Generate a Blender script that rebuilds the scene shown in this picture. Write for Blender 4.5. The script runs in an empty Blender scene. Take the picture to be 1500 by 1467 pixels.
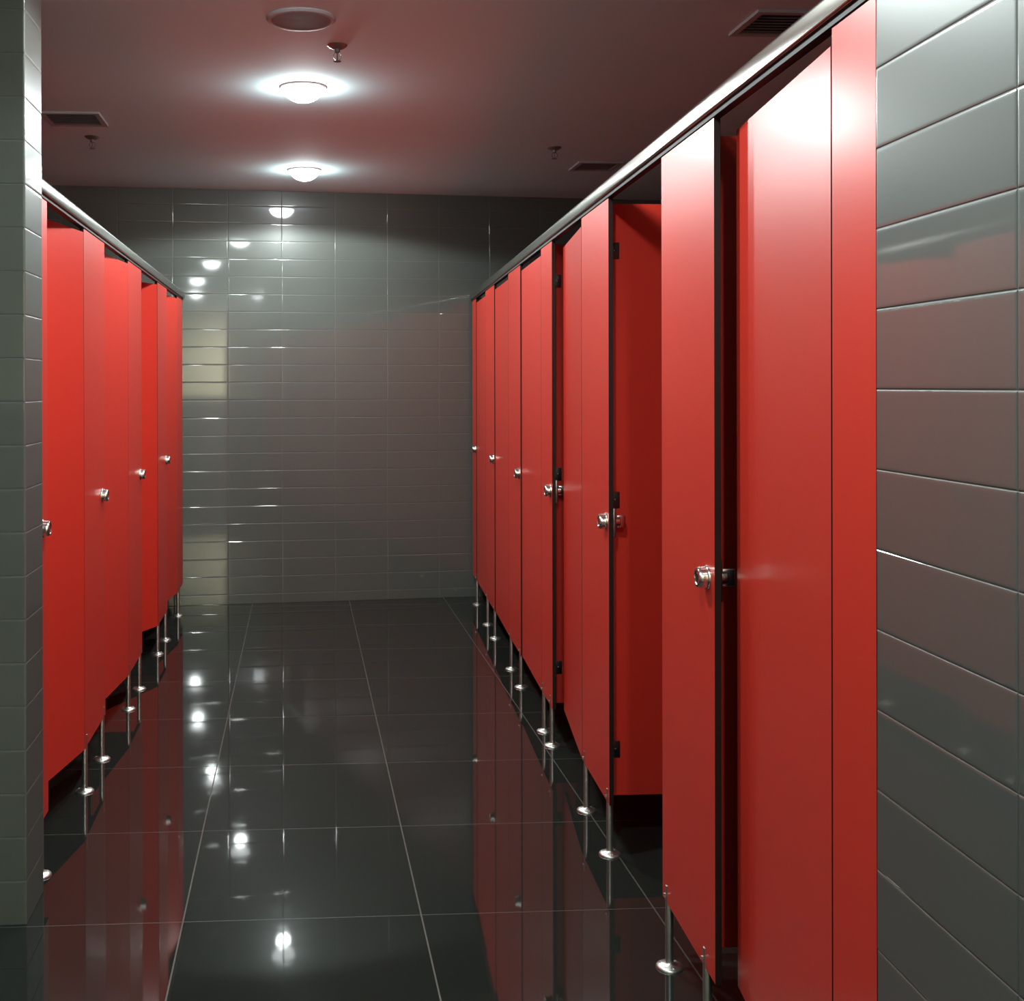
import bpy, bmesh, math, random
from mathutils import Vector, Matrix

sc = bpy.context.scene
C = sc.collection

# ---------------------------------------------------------------- camera, world, exposure
F, YAW, PITCH, ROLL, CY, CAMH, CX = 1712.9, 0.0611, -0.0014, 0.0021, 567.5, 1.3441, 544.4
cam = bpy.data.cameras.new('camera'); camo = bpy.data.objects.new('camera', cam); C.objects.link(camo)
cam.sensor_fit = 'HORIZONTAL'; cam.sensor_width = 36
cam.lens = F / 1500 * 36
cam.shift_x = (750 - CX) / 1500
cam.shift_y = -(733.5 - CY) / 1500
cam.clip_start = 0.02
M = Matrix.Rotation(-YAW, 3, 'Z') @ Matrix.Rotation(PITCH, 3, 'X') @ Matrix.Rotation(ROLL, 3, 'Y')
right, fwd, up = M @ Vector((1, 0, 0)), M @ Vector((0, 1, 0)), M @ Vector((0, 0, 1))
m4 = Matrix((right, up, -fwd)).transposed().to_4x4()
m4.translation = (0, 0, CAMH)
camo.matrix_world = m4
sc.camera = camo

w = bpy.data.worlds.new('world'); sc.world = w; w.use_nodes = True
w.node_tree.nodes['Background'].inputs[0].default_value = (0.9, 0.95, 1, 1)
w.node_tree.nodes['Background'].inputs[1].default_value = 0.0
sc.view_settings.view_transform = 'Standard'
sc.view_settings.look = 'None'
sc.view_settings.gamma = 1
sc.view_settings.use_curve_mapping = False
sc.view_settings.exposure = 1.02
LAMP_W = 31.0            # each ceiling downlight
LAMP_COL = (0.90, 1.0, 0.98)
HALL_W = 520.0           # the bright hall behind the camera
CEIL = 2.55

# ---------------------------------------------------------------- materials
def mat(name, col, rough=.5, metal=0, spec=.5, emit=None, es=0, coat=0, coat_rough=.05):
    m = bpy.data.materials.new(name); m.use_nodes = True
    b = m.node_tree.nodes['Principled BSDF']
    b.inputs['Base Color'].default_value = (*col, 1)
    b.inputs['Roughness'].default_value = rough
    b.inputs['Metallic'].default_value = metal
    b.inputs['Specular IOR Level'].default_value = spec
    b.inputs['Coat Weight'].default_value = coat
    b.inputs['Coat Roughness'].default_value = coat_rough
    if emit:
        b.inputs['Emission Color'].default_value = (*emit, 1)
        b.inputs['Emission Strength'].default_value = es
    return m
def nd(m, t, **k):
    n = m.node_tree.nodes.new(t)
    for a, v in k.items(): setattr(n, a, v)
    return n
def vary(m, col, amt, scale, rough=None, ramt=0, stretch=(1, 1, 1), bump=0, bscale=400):
    """slow tone variation, roughness variation and a fine grain"""
    L = m.node_tree.links; b = m.node_tree.nodes['Principled BSDF']
    tc = nd(m, 'ShaderNodeTexCoord'); mp = nd(m, 'ShaderNodeMapping'); mp.inputs['Scale'].default_value = stretch
    L.new(tc.outputs['Object'], mp.inputs['Vector'])
    n = nd(m, 'ShaderNodeTexNoise'); n.inputs['Scale'].default_value = scale; n.inputs['Detail'].default_value = 4
    L.new(mp.outputs[0], n.inputs['Vector'])
    mx = nd(m, 'ShaderNodeMix', data_type='RGBA')
    mx.inputs['A'].default_value = (*[c * (1 - amt) for c in col], 1)
    mx.inputs['B'].default_value = (*[min(1, c * (1 + amt)) for c in col], 1)
    L.new(n.outputs['Fac'], mx.inputs['Factor']); L.new(mx.outputs['Result'], b.inputs['Base Color'])
    if rough is not None:
        r = nd(m, 'ShaderNodeMapRange'); r.inputs['To Min'].default_value = rough - ramt; r.inputs['To Max'].default_value = rough + ramt
        L.new(n.outputs['Fac'], r.inputs['Value']); L.new(r.outputs[0], b.inputs['Roughness'])
    if bump:
        n2 = nd(m, 'ShaderNodeTexNoise'); n2.inputs['Scale'].default_value = bscale
        L.new(tc.outputs['Object'], n2.inputs['Vector'])
        bp = nd(m, 'ShaderNodeBump'); bp.inputs['Strength'].default_value = bump; bp.inputs['Distance'].default_value = .001
        L.new(n2.outputs['Fac'], bp.inputs['Height']); L.new(bp.outputs[0], b.inputs['Normal'])
    return m

RED = (0.60, 0.036, 0.022)
M_RED = vary(mat('red_laminate', RED, .31, spec=.38), RED, .04, 3, .31, .015)
M_CORE = mat('black_laminate_core', (.014, .008, .007), .5, spec=.2)
TILE = (.086, .095, .087)
M_TILE = vary(mat('grey_glazed_tile', TILE, .34, spec=.28, coat=.9, coat_rough=.05), TILE, .06, 2.0, .34, .03)
M_GROUT = mat('dark_grout', (.15, .145, .135), .6)
M_CEIL = vary(mat('ceiling_cool_light_tint', (.70, .94, .99), .8, spec=.2), (.70, .94, .99), .02, 1.5)  # pale cyan base colour stands in for cool light reaching the ceiling
M_ALU = vary(mat('brushed_aluminium', (.46, .46, .42), .2, 1), (.46, .46, .42), .05, 40, .19, .03, stretch=(1, .02, 1))
M_STEEL = mat('stainless_steel', (.66, .64, .60), .20, 1)
M_LEG = mat('brushed_steel_leg', (.62, .61, .57), .38, 1)
M_DARKM = mat('dark_metal', (.10, .10, .10), .38, 1)
M_LATCH = mat('latch_metal', (.32, .31, .29), .35, 1)
M_BLACK = mat('black_seal', (.008, .008, .008), .6)
M_PLAST = mat('speaker_plastic', (.48, .52, .54), .5)
M_VENT = mat('vent_paint', (.42, .44, .45), .5)
M_VBACK = mat('vent_backing', (.12, .12, .12), .7)
M_SPR = mat('sprinkler_metal', (.22, .20, .19), .4, .6)
M_LENS = mat('lamp_lens', (1, 1, 1), .4, emit=(.93, 1.0, 1.0), es=44)
M_CREAM = mat('cream_wall', (.62, .60, .42), .6)
M_TRIMW = mat('lamp_trim', (.75, .75, .75), .4)

# floor: large near-black polished tiles, 0.6 m grid, thin pale joints
FX0, FY0 = -0.2962, 2.9524
M_FLOOR = mat('polished_black_floor_tile', (.016, .017, .015), .06, spec=.36)
def floor_nodes():
    m = M_FLOOR; L = m.node_tree.links; b = m.node_tree.nodes['Principled BSDF']
    tc = nd(m, 'ShaderNodeTexCoord'); sp = nd(m, 'ShaderNodeSeparateXYZ'); L.new(tc.outputs['Object'], sp.inputs[0])
    def math_(op, a, bb=None, c=None):
        n = nd(m, 'ShaderNodeMath', operation=op)
        for i, v in enumerate((a, bb, c)):
            if v is None: continue
            if isinstance(v, (int, float)): n.inputs[i].default_value = v
            else: L.new(v, n.inputs[i])
        return n.outputs[0]
    masks = []; cells = []
    for k, off, wd in ((0, FX0, .0030), (1, FY0, .0016)):
        u = math_('DIVIDE', math_('SUBTRACT', sp.outputs[k], off), .6)
        fr = math_('FRACT', math_('ADD', u, 100.5))
        d = math_('MULTIPLY', math_('ABSOLUTE', math_('SUBTRACT', fr, .5)), .6)
        masks.append(math_('LESS_THAN', d, wd / 2 + .0004))
        cells.append(math_('FLOOR', math_('ADD', u, 100)))
    g = math_('MAXIMUM', masks[0], masks[1])
    cb = nd(m, 'ShaderNodeCombineXYZ'); L.new(cells[0], cb.inputs[0]); L.new(cells[1], cb.inputs[1])
    wn = nd(m, 'ShaderNodeTexWhiteNoise'); L.new(cb.outputs[0], wn.inputs['Vector'])
    nz = nd(m, 'ShaderNodeTexNoise'); nz.inputs['Scale'].default_value = 60; nz.inputs['Detail'].default_value = 5
    L.new(tc.outputs['Object'], nz.inputs['Vector'])
    t = nd(m, 'ShaderNodeMix', data_type='RGBA')
    t.inputs['A'].default_value = (.014, .017, .015, 1); t.inputs['B'].default_value = (.020, .023, .020, 1)
    L.new(math_('ADD', math_('MULTIPLY', nz.outputs['Fac'], .6), math_('MULTIPLY', wn.outputs['Value'], .25)), t.inputs['Factor'])
    gx = nd(m, 'ShaderNodeMix', data_type='RGBA'); gx.inputs['B'].default_value = (.075, .07, .06, 1)
    L.new(g, gx.inputs['Factor']); L.new(t.outputs['Result'], gx.inputs['A']); L.new(gx.outputs['Result'], b.inputs['Base Color'])
    n3 = nd(m, 'ShaderNodeTexNoise'); n3.inputs['Scale'].default_value = 2.5; n3.inputs['Detail'].default_value = 3
    L.new(tc.outputs['Object'], n3.inputs['Vector'])
    r = math_('ADD', math_('MULTIPLY', n3.outputs['Fac'], .02), .022)
    L.new(math_('ADD', r, math_('MULTIPLY', g, .45)), b.inputs['Roughness'])
floor_nodes()

# ---------------------------------------------------------------- mesh helpers
def link(name, bm, mats, parent=None, smooth=False, matrix=None):
    me = bpy.data.meshes.new(name)
    bmesh.ops.recalc_face_normals(bm, faces=bm.faces) if not bm.faces.layers.int.get('norecalc') else None
    bm.to_mesh(me); bm.free()
    for m in (mats if isinstance(mats, (list, tuple)) else [mats]): me.materials.append(m)
    o = bpy.data.objects.new(name, me); C.objects.link(o)
    if smooth:
        for p in me.polygons: p.use_smooth = True
        try: me.set_sharp_from_angle(angle=math.radians(38))
        except Exception: pass
    if parent: o.parent = parent
    if matrix is not None: o.matrix_basis = matrix
    return o
def box(bm, x0, x1, y0, y1, z0, z1, mi=0, bev=0):
    vs = [bm.verts.new((x, y, z)) for x in (x0, x1) for y in (y0, y1) for z in (z0, z1)]
    fs = [bm.faces.new([vs[i] for i in q]) for q in ((0, 1, 3, 2), (4, 6, 7, 5), (0, 4, 5, 1), (2, 3, 7, 6), (0, 2, 6, 4), (1, 5, 7, 3))]
    for f in fs: f.material_index = mi
    if bev:
        es = list({e for f in fs for e in f.edges})
        bmesh.ops.bevel(bm, geom=es, offset=bev, segments=2, affect='EDGES', profile=.5)
    return fs
def lathe(bm, prof, n=28, axis='Z', c=(0, 0, 0), mi=0):
    rings = []
    for r, h in prof:
        ring = []
        for i in range(n):
            a = 2 * math.pi * i / n; u, v = r * math.cos(a), r * math.sin(a)
            p = {'Z': (u, v, h), 'X': (h, u, v), 'Y': (u, h, v)}[axis]
            ring.append(bm.verts.new((p[0] + c[0], p[1] + c[1], p[2] + c[2])))
        rings.append(ring)
    for a, b in zip(rings, rings[1:]):
        for i in range(n):
            f = bm.faces.new((a[i], a[(i + 1) % n], b[(i + 1) % n], b[i])); f.material_index = mi
    for ring in (rings[0], rings[-1]):
        f = bm.faces.new(ring); f.material_index = mi
def extrude_profile(bm, prof, y0, y1, mi=0):
    """closed profile in x,z pulled along y"""
    a = [bm.verts.new((x, y0, z)) for x, z in prof]; b = [bm.verts.new((x, y1, z)) for x, z in prof]
    n = len(prof)
    for i in range(n):
        f = bm.faces.new((a[i], a[(i + 1) % n], b[(i + 1) % n], b[i])); f.material_index = mi
    bm.faces.new(a).material_index = mi; bm.faces.new(b).material_index = mi
def thing(name, label, cat, loc, rz=0, group=None):
    o = bpy.data.objects.new(name, None); C.objects.link(o); o.location = loc; o.rotation_euler = (0, 0, rz)
    o.empty_display_size = .1
    o['label'] = label; o['category'] = cat; o['kind'] = 'thing'
    if group: o['group'] = group
    return o
def struct(o, label=None):
    o['kind'] = 'structure'
    if label: o['label'] = label
    return o
def dup(root, loc, rz, label, group=None):
    r = root.copy(); C.objects.link(r); r.location = loc; r.rotation_euler = (0, 0, rz); r['label'] = label
    if group: r['group'] = group
    for ch in list(root.children):
        c = ch.copy(); C.objects.link(c); c.parent = r
        for g in list(ch.children):
            d = g.copy(); C.objects.link(d); d.parent = c
    return r

# ---------------------------------------------------------------- structure
random.seed(7)
TW, TH = .331, .1088      # wall tile module, stacked joints
def tiles(bm, A, B, z_top, z_bot, joint_s, joint_z, n, depth=.0014):
    """glazed tiles with softened edges on the vertical plane A->B; n = outward normal; mi 0 tile, 1 grout"""
    A = Vector((A[0], A[1], 0)); B = Vector((B[0], B[1], 0)); L_ = (B - A).length; u = (B - A) / L_
    n = Vector((n[0], n[1], 0)).normalized()
    def P(s, z, h): return A + u * s + Vector((0, 0, z)) + n * h
    flip = u.cross(Vector((0, 0, 1))).dot(n) < 0
    def face(vs, mi):
        f = bm.faces.new(vs if not flip else vs[::-1]); f.material_index = mi; return f
    g = [bm.verts.new(P(s, z, 0)) for s, z in ((0, z_bot), (L_, z_bot), (L_, z_top), (0, z_top))]
    face(g, 1)
    ks = range(math.floor(-joint_s / TW) - 1, math.ceil((L_ - joint_s) / TW) + 1)
    kz = range(math.floor((z_bot - joint_z) / TH) - 1, math.ceil((z_top - joint_z) / TH) + 1)
    gp = .0006
    for i in ks:
        s0 = max(joint_s + i * TW + gp, 0); s1 = min(joint_s + (i + 1) * TW - gp, L_)
        if s1 - s0 < .012: continue
        for j in kz:
            z0 = max(joint_z + j * TH + gp, z_bot); z1 = min(joint_z + (j + 1) * TH - gp, z_top)
            if z1 - z0 < .012: continue
            tx = random.uniform(-.00022, .00022); tz = random.uniform(-.00012, .00012)
            rings = []
            for ins, h in ((0, 0), (0, .0003), (.0004, .0006), (.0011, .0009), (.0022, .00108), (.0038, .0012), (.0055, .00124)):
                r = []
                for (a, b, sa, sb) in ((s0 + ins, z0 + ins, -1, -1), (s1 - ins, z0 + ins, 1, -1), (s1 - ins, z1 - ins, 1, 1), (s0 + ins, z1 - ins, -1, 1)):
                    hh = h + (tx * sa + tz * sb if h else 0)
                    r.append(bm.verts.new(P(a, b, hh)))
                rings.append(r)
            for a, b in zip(rings, rings[1:]):
                for k in range(4): face((a[k], a[(k + 1) % 4], b[(k + 1) % 4], b[k]), 0)
            face(rings[-1], 0)
def nobm():
    bm = bmesh.new(); bm.faces.layers.int.new('norecalc'); return bm
def quad_block(bm, pts, z0, z1, mi=1):
    """solid prism under a tiled skin"""
    a = [bm.verts.new((x, y, z0)) for x, y in pts]; b = [bm.verts.new((x, y, z1)) for x, y in pts]
    n = len(pts)
    area = sum(pts[i][0] * pts[(i + 1) % n][1] - pts[(i + 1) % n][0] * pts[i][1] for i in range(n))
    if area < 0: a.reverse(); b.reverse()
    for i in range(n):
        f = bm.faces.new((a[i], a[(i + 1) % n], b[(i + 1) % n], b[i])); f.material_index = mi
    bm.faces.new(a[::-1]).material_index = mi; bm.faces.new(b).material_index = mi

BW = lambda x: 7.269 + .1027 * x            # back wall line
XL, XR = -2.05, 2.35                        # outer stall walls
Y_END = -4.6                                # wall of the bright hall behind

bm = bmesh.new(); box(bm, -3.4, 3.6, Y_END - .2, 7.75, -.1, 0); struct(link('floor', bm, M_FLOOR))
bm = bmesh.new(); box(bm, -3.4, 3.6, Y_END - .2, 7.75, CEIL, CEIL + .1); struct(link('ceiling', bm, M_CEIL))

bm = nobm()
bA, bB = (-2.3, BW(-2.3)), (2.6, BW(2.6)); nb = (.1027, -1)
js = math.hypot(-.441 + 2.3, BW(-.441) - BW(-2.3)) % TW
tiles(bm, bA, bB, CEIL, 0, js, 1.8005 % TH, nb)
quad_block(bm, [(-2.3, BW(-2.3) + .002), (2.6, BW(2.6) + .002), (2.6, BW(2.6) + .2), (-2.3, BW(-2.3) + .2)], 0, CEIL)
struct(link('wall_back', bm, [M_TILE, M_GROUT]))

# right foreground wall: ends at a tiled corner where the cubicle row begins
RX = lambda y: .7350 + .0308 * y
RY0, RY1 = -.95, 1.544
bm = nobm()
tiles(bm, (RX(RY0), RY0), (RX(RY1), RY1), CEIL, 0, math.hypot(1, .0308) * (1.215 - RY0) % TW, 1.3375 % TH, (-1, .0308))
tiles(bm, (RX(RY1), RY1), (XR, RY1), CEIL, 0, .0, 1.3375 % TH, (0, 1))
tiles(bm, (RX(RY0), RY0), (XR, RY0), CEIL, 0, .0, 1.3375 % TH, (0, -1))
quad_block(bm, [(RX(RY0) + .002, RY0 + .002), (RX(RY1) + .002, RY1 - .002), (XR, RY1 - .002), (XR, RY0 + .002)], 0, CEIL)
struct(link('wall_right', bm, [M_TILE, M_GROUT]))

# left pillar wall, seen end-on at the left of the frame
PX, PY0, PY1 = -.685, 2.965, 3.155
bm = nobm()
tiles(bm, (PX, PY0), (PX, PY1), CEIL, 0, 0, 1.3050 % TH, (1, 0))
tiles(bm, (-3.2, PY0), (PX, PY0), CEIL, 0, (3.2 + PX) % TW, 1.3050 % TH, (0, -1))
tiles(bm, (-3.2, PY1), (PX, PY1), CEIL, 0, (3.2 + PX) % TW, 1.3050 % TH, (0, 1))
quad_block(bm, [(-3.2, PY0 + .002), (PX - .002, PY0 + .002), (PX - .002, PY1 - .002), (-3.2, PY1 - .002)], 0, CEIL)
struct(link('wall_left', bm, [M_TILE, M_GROUT]))

bm = nobm()
tiles(bm, (XL, PY1), (XL, BW(XL)), CEIL, 0, 0, 1.3375 % TH, (1, 0))
quad_block(bm, [(XL - .15, PY1), (XL - .002, PY1), (XL - .002, BW(XL)), (XL - .15, BW(XL))], 0, CEIL)
struct(link('wall_left_of_cubicles', bm, [M_TILE, M_GROUT]))
bm = nobm()
tiles(bm, (XR, RY1), (XR, BW(XR)), CEIL, 0, 0, 1.3375 % TH, (-1, 0))
quad_block(bm, [(XR + .002, RY1), (XR + .15, RY1), (XR + .15, BW(XR)), (XR + .002, BW(XR))], 0, CEIL)
struct(link('wall_right_of_cubicles', bm, [M_TILE, M_GROUT]))

# the room behind the camera
bm = bmesh.new(); box(bm, -3.3, -3.2, Y_END, PY0, 0, CEIL); struct(link('wall_washroom_left', bm, M_TILE))
bm = bmesh.new(); box(bm, -3.4, 3.6, Y_END - .1, Y_END, 0, CEIL); struct(link('wall_behind', bm, M_CREAM))
bm = bmesh.new(); box(bm, -3.2, 3.4, Y_END, Y_END + .03, 0, 1.15, 0, .004); struct(link('trim_1', bm, M_TILE))
bm = bmesh.new(); box(bm, 3.4, 3.5, Y_END, RY0, 0, CEIL); struct(link('wall_hall_right', bm, M_CREAM))

# ---------------------------------------------------------------- cubicle parts
TH_P = .0065                                   # half thickness of the laminate sheet
PZ0, PZ1, DZ1 = .15, 1.878, 1.850
def sheet(w_, z0, z1, y0=0.0, name=None, parent=None):
    """laminate sheet in the local y,z plane: red faces, black core edges with a fine chamfer"""
    bm = bmesh.new(); t, c = TH_P, .0006
    y1 = y0 + w_
    o = [bm.verts.new((x, y, z)) for x in (-t, t) for y, z in ((y0 + c, z0 + c), (y1 - c, z0 + c), (y1 - c, z1 - c), (y0 + c, z1 - c))]
    e = [bm.verts.new((x, y, z)) for x in (-t + c, t - c) for y, z in ((y0, z0), (y1, z0), (y1, z1), (y0, z1))]
    bm.faces.new(o[:4]).material_index = 0; bm.faces.new(o[4:]).material_index = 0
    for s in (0, 4):
        for k in range(4): bm.faces.new((o[s + k], o[s + (k + 1) % 4], e[s + (k + 1) % 4], e[s + k])).material_index = 1
    for k in range(4): bm.faces.new((e[k], e[(k + 1) % 4], e[4 + (k + 1) % 4], e[4 + k])).material_index = 1
    return link(name, bm, [M_RED, M_CORE], parent)

def leg(parent, y, side, x=0.0):
    """slotted steel tube clasping the sheet, standing on a domed floor flange"""
    bm = bmesh.new()
    lathe(bm, [(.0095, .010), (.0095, .186), (.0088, .189), (.006, .190)], 24, c=(x, y, 0))
    box(bm, x - .004 - .0095, x + .004 - .0095, y - .003, y + .003, .165, .171, 0)
    lathe(bm, [(.031, 0), (.031, .002), (.029, .005), (.022, .008), (.0115, .011), (.0100, .013), (.0096, .013)], 32, c=(x, y, 0))
    for a in (40, 160, 280):
        ca, sa = math.cos(math.radians(a)), math.sin(math.radians(a))
        lathe(bm, [(.0032, .0045), (.0032, .0078), (.002, .0090)], 10, c=(x + .0225 * ca, y + .0225 * sa, 0))
    return link('leg', bm, M_LEG, parent, smooth=True)

def lock(parent, y, side):
    """side = local x sign of the corridor"""
    s = side; z = .953
    bm = bmesh.new()
    x0 = s * TH_P
    lathe(bm, [(.0255, x0), (.0255, x0 + s * .003), (.0245, x0 + s * .0045), (.0225, x0 + s * .005), (.0215, x0 + s * .012), (.0215, x0 + s * .018),
               (.0195, x0 + s * .0215), (.0145, x0 + s * .0225), (.0130, x0 + s * .0205), (.0125, x0 + s * .0205)], 32, 'X', (0, y, z))
    box(bm, min(x0 + s * .0206, x0 + s * .0222), max(x0 + s * .0206, x0 + s * .0222), y - .0018, y + .0018, z - .009, z + .009, 1)
    link('lock_knob', bm, [M_STEEL, M_DARKM], parent, smooth=True)
    bm = bmesh.new()
    xa, xb = -s * TH_P, -s * (TH_P + .012)
    box(bm, min(xa, xb), max(xa, xb), y - .022, y + .022, z - .045, z + .040, 0, .004)
    lathe(bm, [(.015, xb), (.015, xb - s * .012), (.012, xb - s * .015), (.004, xb - s * .0155)], 24, 'X', (0, y, z), 1)
    box(bm, min(xb - s * .004, xb - s * .030), max(xb - s * .004, xb - s * .030), y - .006, y + .006, z - .018, z + .018, 1, .002)
    link('latch', bm, [M_LATCH, M_STEEL], parent, smooth=True)

def pilaster(root, y, w_, side, legs, lock_y, zt):
    p = sheet(w_, PZ0, zt, 0, 'pilaster', root); p.location = (0, y, 0)
    for q in legs: leg(p, q, side)
    if lock_y is not None: lock(p, lock_y, side)
    return p

def hinge(parent, y, z, s):
    bm = bmesh.new()
    lathe(bm, [(.006, z - .045), (.0068, z - .043), (.0068, z + .043), (.006, z + .045)], 16, c=(-s * .0125, y, 0))
    box(bm, min(-s * TH_P, -s * .0095), max(-s * TH_P, -s * .0095), y + .002, y + .034, z - .04, z + .04, 0, .0008)
    return link('hinge', bm, M_DARKM, parent, smooth=True)

def door(root, loc, rz0, swing, w_, s, zt=DZ1):
    """origin on the hinge line; leaf runs along local +y; s = local x sign of the corridor"""
    px, py_ = -s * .0135, .006           # the leaf swings about its hinge barrel
    rz = rz0 + swing; a, b = math.cos(rz0), math.sin(rz0); c, d = math.cos(rz), math.sin(rz)
    loc = (loc[0] + (a * px - b * py_) - (c * px - d * py_), loc[1] + (b * px + a * py_) - (d * px + c * py_))
    t = sheet(w_, PZ0, zt, .002, 'door', root); t.location = (*loc, 0); t.rotation_euler = (0, 0, rz)
    for z in (.42, 1.02, 1.60): hinge(t, .006, z, s)
    bm = bmesh.new(); x = -s * TH_P
    box(bm, min(x, x - s * .018), max(x, x - s * .018), w_ - .030, w_ - .004, .935, .971, 0, .003)
    link('latch_keep', bm, M_DARKM, t, smooth=True)
    return t

def partition(root, loc, length, rz, zt=1.872):
    """dividing sheet running away from the pilaster to the outer wall (local +y of the sheet)"""
    p = sheet(length, PZ0, zt, 0, 'partition', root); p.location = (*loc, 0); p.rotation_euler = (0, 0, rz)
    for z in (.285, 1.010, 1.735):
        bm = bmesh.new()      # u-shaped clip joining partition and pilaster
        box(bm, -TH_P - .004, -TH_P, 0.0, .034, z - .024, z + .024, 0, .001)
        box(bm, TH_P, TH_P + .004, 0.0, .034, z - .024, z + .024, 0, .001)
        box(bm, -TH_P - .026, -TH_P - .003, 0.0, .004, z - .024, z + .024, 0, .001)
        box(bm, TH_P + .003, TH_P + .026, 0.0, .004, z - .024, z + .024, 0, .001)
        for sg in (-1, 1):
            lathe(bm, [(.005, sg * (TH_P + .0035)), (.005, sg * (TH_P + .006)), (.003, sg * (TH_P + .0072))], 12, 'X', (0, .021, z))
        link('bracket', bm, M_DARKM, p, smooth=True)
    leg(p, length * .93, 1)
    return p

def head_rail(name, label, A, rz, L_, dz, s):
    t = thing(name, label, 'rail', (A[0], A[1], 0), rz, 'head rails')
    z = 1.887 + dz
    prof = []
    hw, hh, r = .0175, .040, .011
    for cx, cz, a0 in ((hw - r, z + hh - r, 0), (-hw + r, z + hh - r, 90), (-hw + .004, z + .004, 180), (hw - .004, z + .004, 270)):
        rr = r if a0 < 180 else .004
        for k in range(6):
            a = math.radians(a0 + 90 * k / 5); prof.append((cx + rr * math.cos(a), cz + rr * math.sin(a)))
    bm = bmesh.new(); extrude_profile(bm, prof, 0, L_)
    link('rail_tube', bm, M_ALU, t, smooth=True)
    bm = bmesh.new(); box(bm, -.0095, .0095, 0, L_, z - .0105, z + .0005)
    link('black_channel', bm, M_BLACK, t)
    for y in (0, L_):
        bm = bmesh.new(); e = .004 if y else -.004
        extrude_profile(bm, [((x) * 1.06, (zz - z - .02) * 1.06 + z + .02) for x, zz in prof], min(y, y + e), max(y, y + e))
        link('end_cap', bm, M_DARKM, t)
    return t
# ---------------------------------------------------------------- right row
# each cubicle: its door, the pilaster on its far side that carries the lock, the partition behind that pilaster
AR = math.atan(.0524)
RXp = lambda y: .709 + .0524 * y
RP = lambda s: (RXp(s), s)
kR = math.cos(AR)
SR = -1
ZT_R = 1.8755
G_R = 'red toilet cubicles of the right row'; G_L = 'red toilet cubicles of the left row'
right_row = [
 # door near, door far, swing, pilaster far end, legs, lock, partition y, label
 (1.697, 2.278, 4.35, 2.685, [.075, .372], .050, 2.435, 'nearest red toilet cubicle on the right, door slightly ajar, glaring white near its top'),
 (2.692, 3.270, 86, 3.675, [.028, .372], .038, 3.358, 'red toilet cubicle on the right standing wide open, red side wall visible inside'),
 (3.675, 4.255, 4.1, 4.515, [.050, .232], .038, 4.345, 'red toilet cubicle just beyond the wide open one, door ajar beside a narrow dark gap'),
 (4.515, 5.109, .5, 5.531, [.038, .370], .038, 5.215, 'closed red toilet cubicle third from the back wall on the right'),
 (5.531, 6.120, .4, 6.553, [.034, .390], .038, 6.235, 'closed red toilet cubicle second from the back wall on the right'),
 (6.553, 7.100, .3, 7.335, [.012], .035, None, 'closed red toilet cubicle against the back wall on the right'),
]
for i, (y0, y1, sw, y2, lg, lk, py, lab) in enumerate(right_row):
    yr = 1.548 if i == 0 else y0
    t = thing('toilet_cubicle', lab, 'toilet cubicle', (*RP(yr), 0), -AR, G_R)
    if i == 0: pilaster(t, 0, (1.697 - 1.548) / kR, SR, [], None, ZT_R)
    door(t, (0, (y0 - yr) / kR), 0, -math.radians(sw), (y1 - y0) / kR - .006, SR)
    pilaster(t, (y1 - yr) / kR, (y2 - y1) / kR, SR, lg, lk, ZT_R)
    if py:
        partition(t, (TH_P + .001, (py - yr) / kR), XR - RXp(py) - TH_P - .012, -math.pi / 2 + AR)

head_rail('head_rail', 'long aluminium head rail along the top of the right red row', RP(1.572), -AR, (BW(1.09) - 1.572 - .012) / kR, 0, SR)

# ---------------------------------------------------------------- left row
LX = -.7152
SL = 1
ZT_L = 1.8635
left_row = [
 # door near, door far, swing, pilaster far end, legs, lock, partition y, label
 (3.335, 3.893, 10, 4.300, [.033, .366], .347, 4.110, 'nearest red toilet cubicle on the left, beside the tiled pillar'),
 (4.300, 4.880, 5.5, 5.290, [.030, .356], .355, 5.100, 'second red toilet cubicle from the tiled pillar on the left'),
 (5.290, 5.880, 24, 6.290, [.030, .359], .360, 6.100, 'red toilet cubicle on the left with its door pushed furthest inward'),
 (6.290, 6.806, 7, 7.105, [.085], None, None, 'red toilet cubicle on the left closest to the back wall'),
]
for i, (y0, y1, sw, y2, lg, lk, py, lab) in enumerate(left_row):
    yr = 3.160 if i == 0 else y0
    t = thing('toilet_cubicle', lab, 'toilet cubicle', (LX, yr, 0), 0, G_L)
    if i == 0: pilaster(t, 0, 3.335 - 3.160, SL, [.099], .105, ZT_L)
    # hinged at the far side, the leaf runs back towards the camera
    door(t, (0, y1 - yr), math.pi, -math.radians(sw), y1 - y0 - .006, -SL)
    pilaster(t, y1 - yr, y2 - y1, SL, lg, lk, ZT_L)
    if py: partition(t, (-TH_P - .001, py - yr), abs(XL - LX) - .012, math.pi / 2, 1.861)
head_rail('head_rail', 'shorter aluminium head rail running from the left pillar above the red row', (LX, 3.16), 0, 7.13 - 3.16, -.012, SL)

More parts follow.
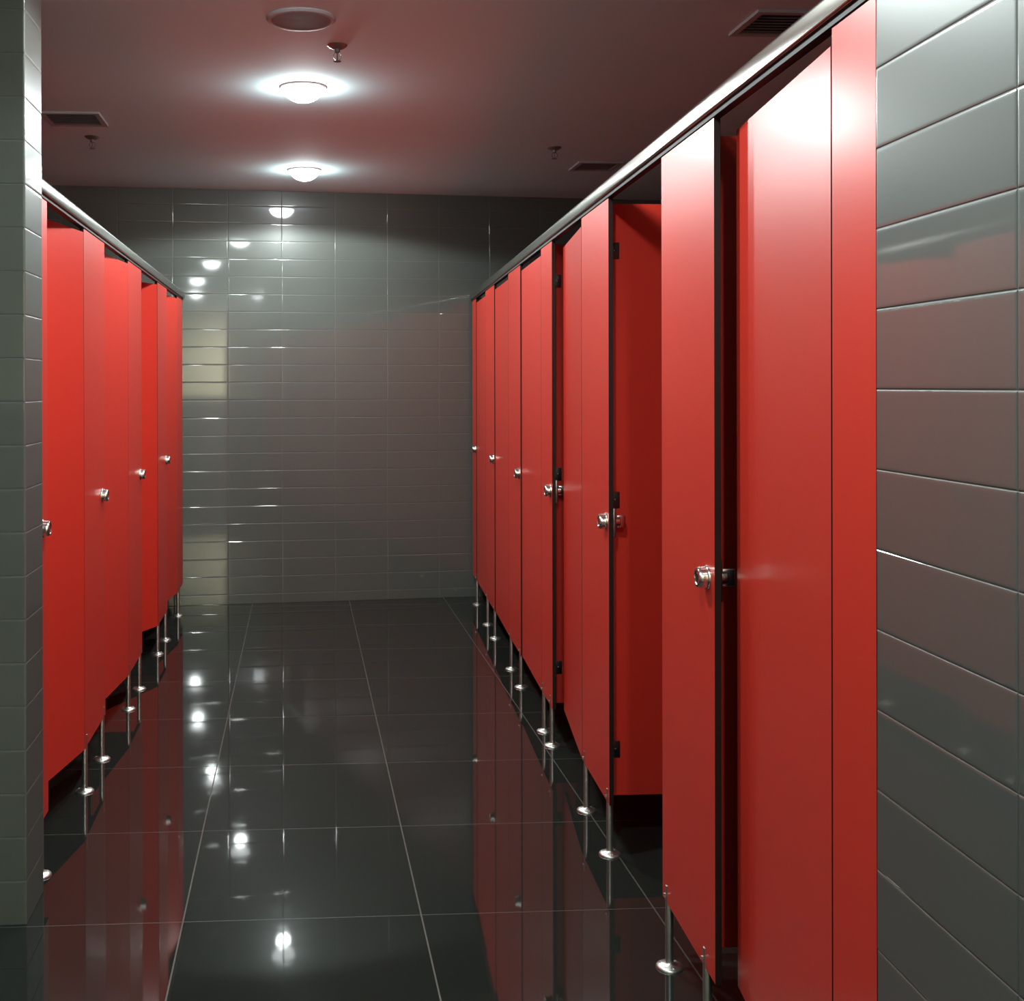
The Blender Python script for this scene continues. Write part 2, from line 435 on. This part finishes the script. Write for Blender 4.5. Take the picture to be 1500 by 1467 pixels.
# ---------------------------------------------------------------- ceiling fittings
def downlight(label, x, y):
    t = thing('ceiling_downlight', label, 'ceiling light', (x, y, CEIL), 0, 'round ceiling downlights')
    bm = bmesh.new()
    lathe(bm, [(.078, 0), (.096, 0), (.096, -.003), (.092, -.007), (.085, -.0085), (.080, -.0080)], 40)
    link('trim_ring', bm, M_TRIMW, t, smooth=True)
    bm = bmesh.new()
    lathe(bm, [(.080, -.004)] + [(.080 * math.cos(a), -.006 - .056 * math.sin(a)) for a in [math.radians(d) for d in (5, 15, 28, 42, 56, 70, 82, 87)]], 40)
    link('lens', bm, M_LENS, t, smooth=True)
    ld = bpy.data.lights.new('downlight_beam', 'SPOT'); ld.energy = LAMP_W; ld.color = LAMP_COL
    ld.spot_size = math.radians(163); ld.spot_blend = .12; ld.shadow_soft_size = .05
    lo = bpy.data.objects.new('downlight_beam', ld); C.objects.link(lo); lo.parent = t; lo.location = (0, 0, -.11)
    return t
downlight('white glowing downlight nearest the back wall', .027, 6.54)
downlight('larger white glowing downlight beyond the ceiling speaker', .015, 4.73)
downlight('ceiling downlight above the aisle, just out of the top of the frame', .02, 2.93)
downlight('ceiling downlight over the photographer', .09, 1.13)
downlight('ceiling downlight behind the photographer', .28, -.75)

t = thing('ceiling_speaker', 'round grey ceiling speaker grille at the top of the frame', 'speaker', (.006, 3.845, CEIL))
bm = bmesh.new(); lathe(bm, [(.098, 0), (.114, 0), (.114, -.004), (.109, -.010), (.099, -.011), (.096, -.006)], 48); link('rim', bm, M_PLAST, t, smooth=True)
bm = bmesh.new()
pr = [(.096, -.003), (.096, -.006)]
for k in range(14):
    r = .092 - k * .0065; pr += [(r, -.0095), (r - .0028, -.0095), (r - .0032, -.0070), (r - .006, -.0070)]
pr = [q for q in pr if q[0] > .001]
lathe(bm, pr, 48); link('grille', bm, mat('speaker_grille', (.34, .37, .39), .6), t)

def sprinkler(label, x, y):
    t = thing('fire_sprinkler', label, 'sprinkler', (x, y, CEIL), 0, 'ceiling sprinklers')
    bm = bmesh.new(); lathe(bm, [(.036, 0), (.036, -.002), (.030, -.008), (.018, -.014), (.012, -.015)], 28); link('escutcheon', bm, M_SPR, t, smooth=True)
    bm = bmesh.new()
    lathe(bm, [(.010, -.012), (.010, -.026), (.007, -.028)], 16)
    for s in (-1, 1):
        pts = [(.008 * s, -.027), (.014 * s, -.036), (.013 * s, -.046), (.004 * s, -.055)]
        for (xa, za), (xb, zb) in zip(pts, pts[1:]):
            vs = [bm.verts.new(q) for q in ((xa - .0015, -.0025, za), (xa + .0015, -.0025, za), (xa + .0015, .0025, za), (xa - .0015, .0025, za), (xb - .0015, -.0025, zb), (xb + .0015, -.0025, zb), (xb + .0015, .0025, zb), (xb - .0015, .0025, zb))]
            for q in ((0, 1, 2, 3), (4, 5, 6, 7), (0, 1, 5, 4), (1, 2, 6, 5), (2, 3, 7, 6), (3, 0, 4, 7)): bm.faces.new([vs[i] for i in q])
    lathe(bm, [(.0025, -.027), (.0025, -.053), (.005, -.056)], 12)
    link('frame', bm, M_SPR, t)
    bm = bmesh.new()
    lathe(bm, [(.004, -.055), (.014, -.057), (.014, -.0582), (.004, -.0582)], 16); link('deflector', bm, M_SPR, t)
    return t
sprinkler('pendant sprinkler beside the larger downlight', .134, 4.14)
sprinkler('pendant sprinkler over the left cubicles', -.999, 5.72)
sprinkler('pendant sprinkler over the right cubicles', 1.289, 5.86)

def vent(label, x, y, s=.27):
    t = thing('ceiling_vent', label, 'vent', (x, y, CEIL), 0, 'square ceiling vents')
    h = s / 2
    bm = bmesh.new()
    for a in ((-h, h, -h, -h + .022), (-h, h, h - .022, h), (-h, -h + .022, -h + .022, h - .022), (h - .022, h, -h + .022, h - .022)):
        box(bm, *a, -.010, 0)
    link('frame', bm, M_VENT, t)
    bm = bmesh.new(); box(bm, -h + .02, h - .02, -h + .02, h - .02, -.003, -.0005); link('backing', bm, M_VBACK, t)
    for k in range(7):
        bm = bmesh.new(); y0 = -h + .034 + k * (s - .068) / 6.6
        a = [bm.verts.new(q) for q in ((-h + .02, y0 - .008, -.010), (h - .02, y0 - .008, -.010), (h - .02, y0 + .010, -.003), (-h + .02, y0 + .010, -.003))]
        b = [bm.verts.new((v.co.x, v.co.y, v.co.z + .0015)) for v in a]
        for q in ((0, 1, 2, 3),): bm.faces.new([a[i] for i in q]); bm.faces.new([b[i] for i in q])
        for i in range(4): bm.faces.new((a[i], a[(i + 1) % 4], b[(i + 1) % 4], b[i]))
        link('louvre', bm, M_VENT, t)
    return t
vent('dark square vent over the left cubicles', -1.01, 5.33, .26)
vent('dark square vent over the nearest right cubicles, cut by the rail', 1.60, 3.80, .26)
vent('dark square vent deep over the far right cubicles', 1.62, 6.33, .24)

# lamps of the bright hall behind the camera
def hall_lamp(x, y):
    t = thing('hall_panel_light', 'square panel light in the hall behind the photographer', 'ceiling light', (x, y, CEIL), 0, 'hall panel lights')
    bm = bmesh.new(); box(bm, -.3, .3, -.15, .15, -.012, 0); link('frame', bm, M_TRIMW, t)
    ld = bpy.data.lights.new('hall_panel_light', 'AREA'); ld.shape = 'RECTANGLE'; ld.size = .56; ld.size_y = .26; ld.energy = HALL_W; ld.color = (1, .98, .92)
    lo = bpy.data.objects.new('hall_panel_glow', ld); C.objects.link(lo); lo.parent = t; lo.location = (0, 0, -.02)
    return t
hall_lamp(1.9, -3.3)
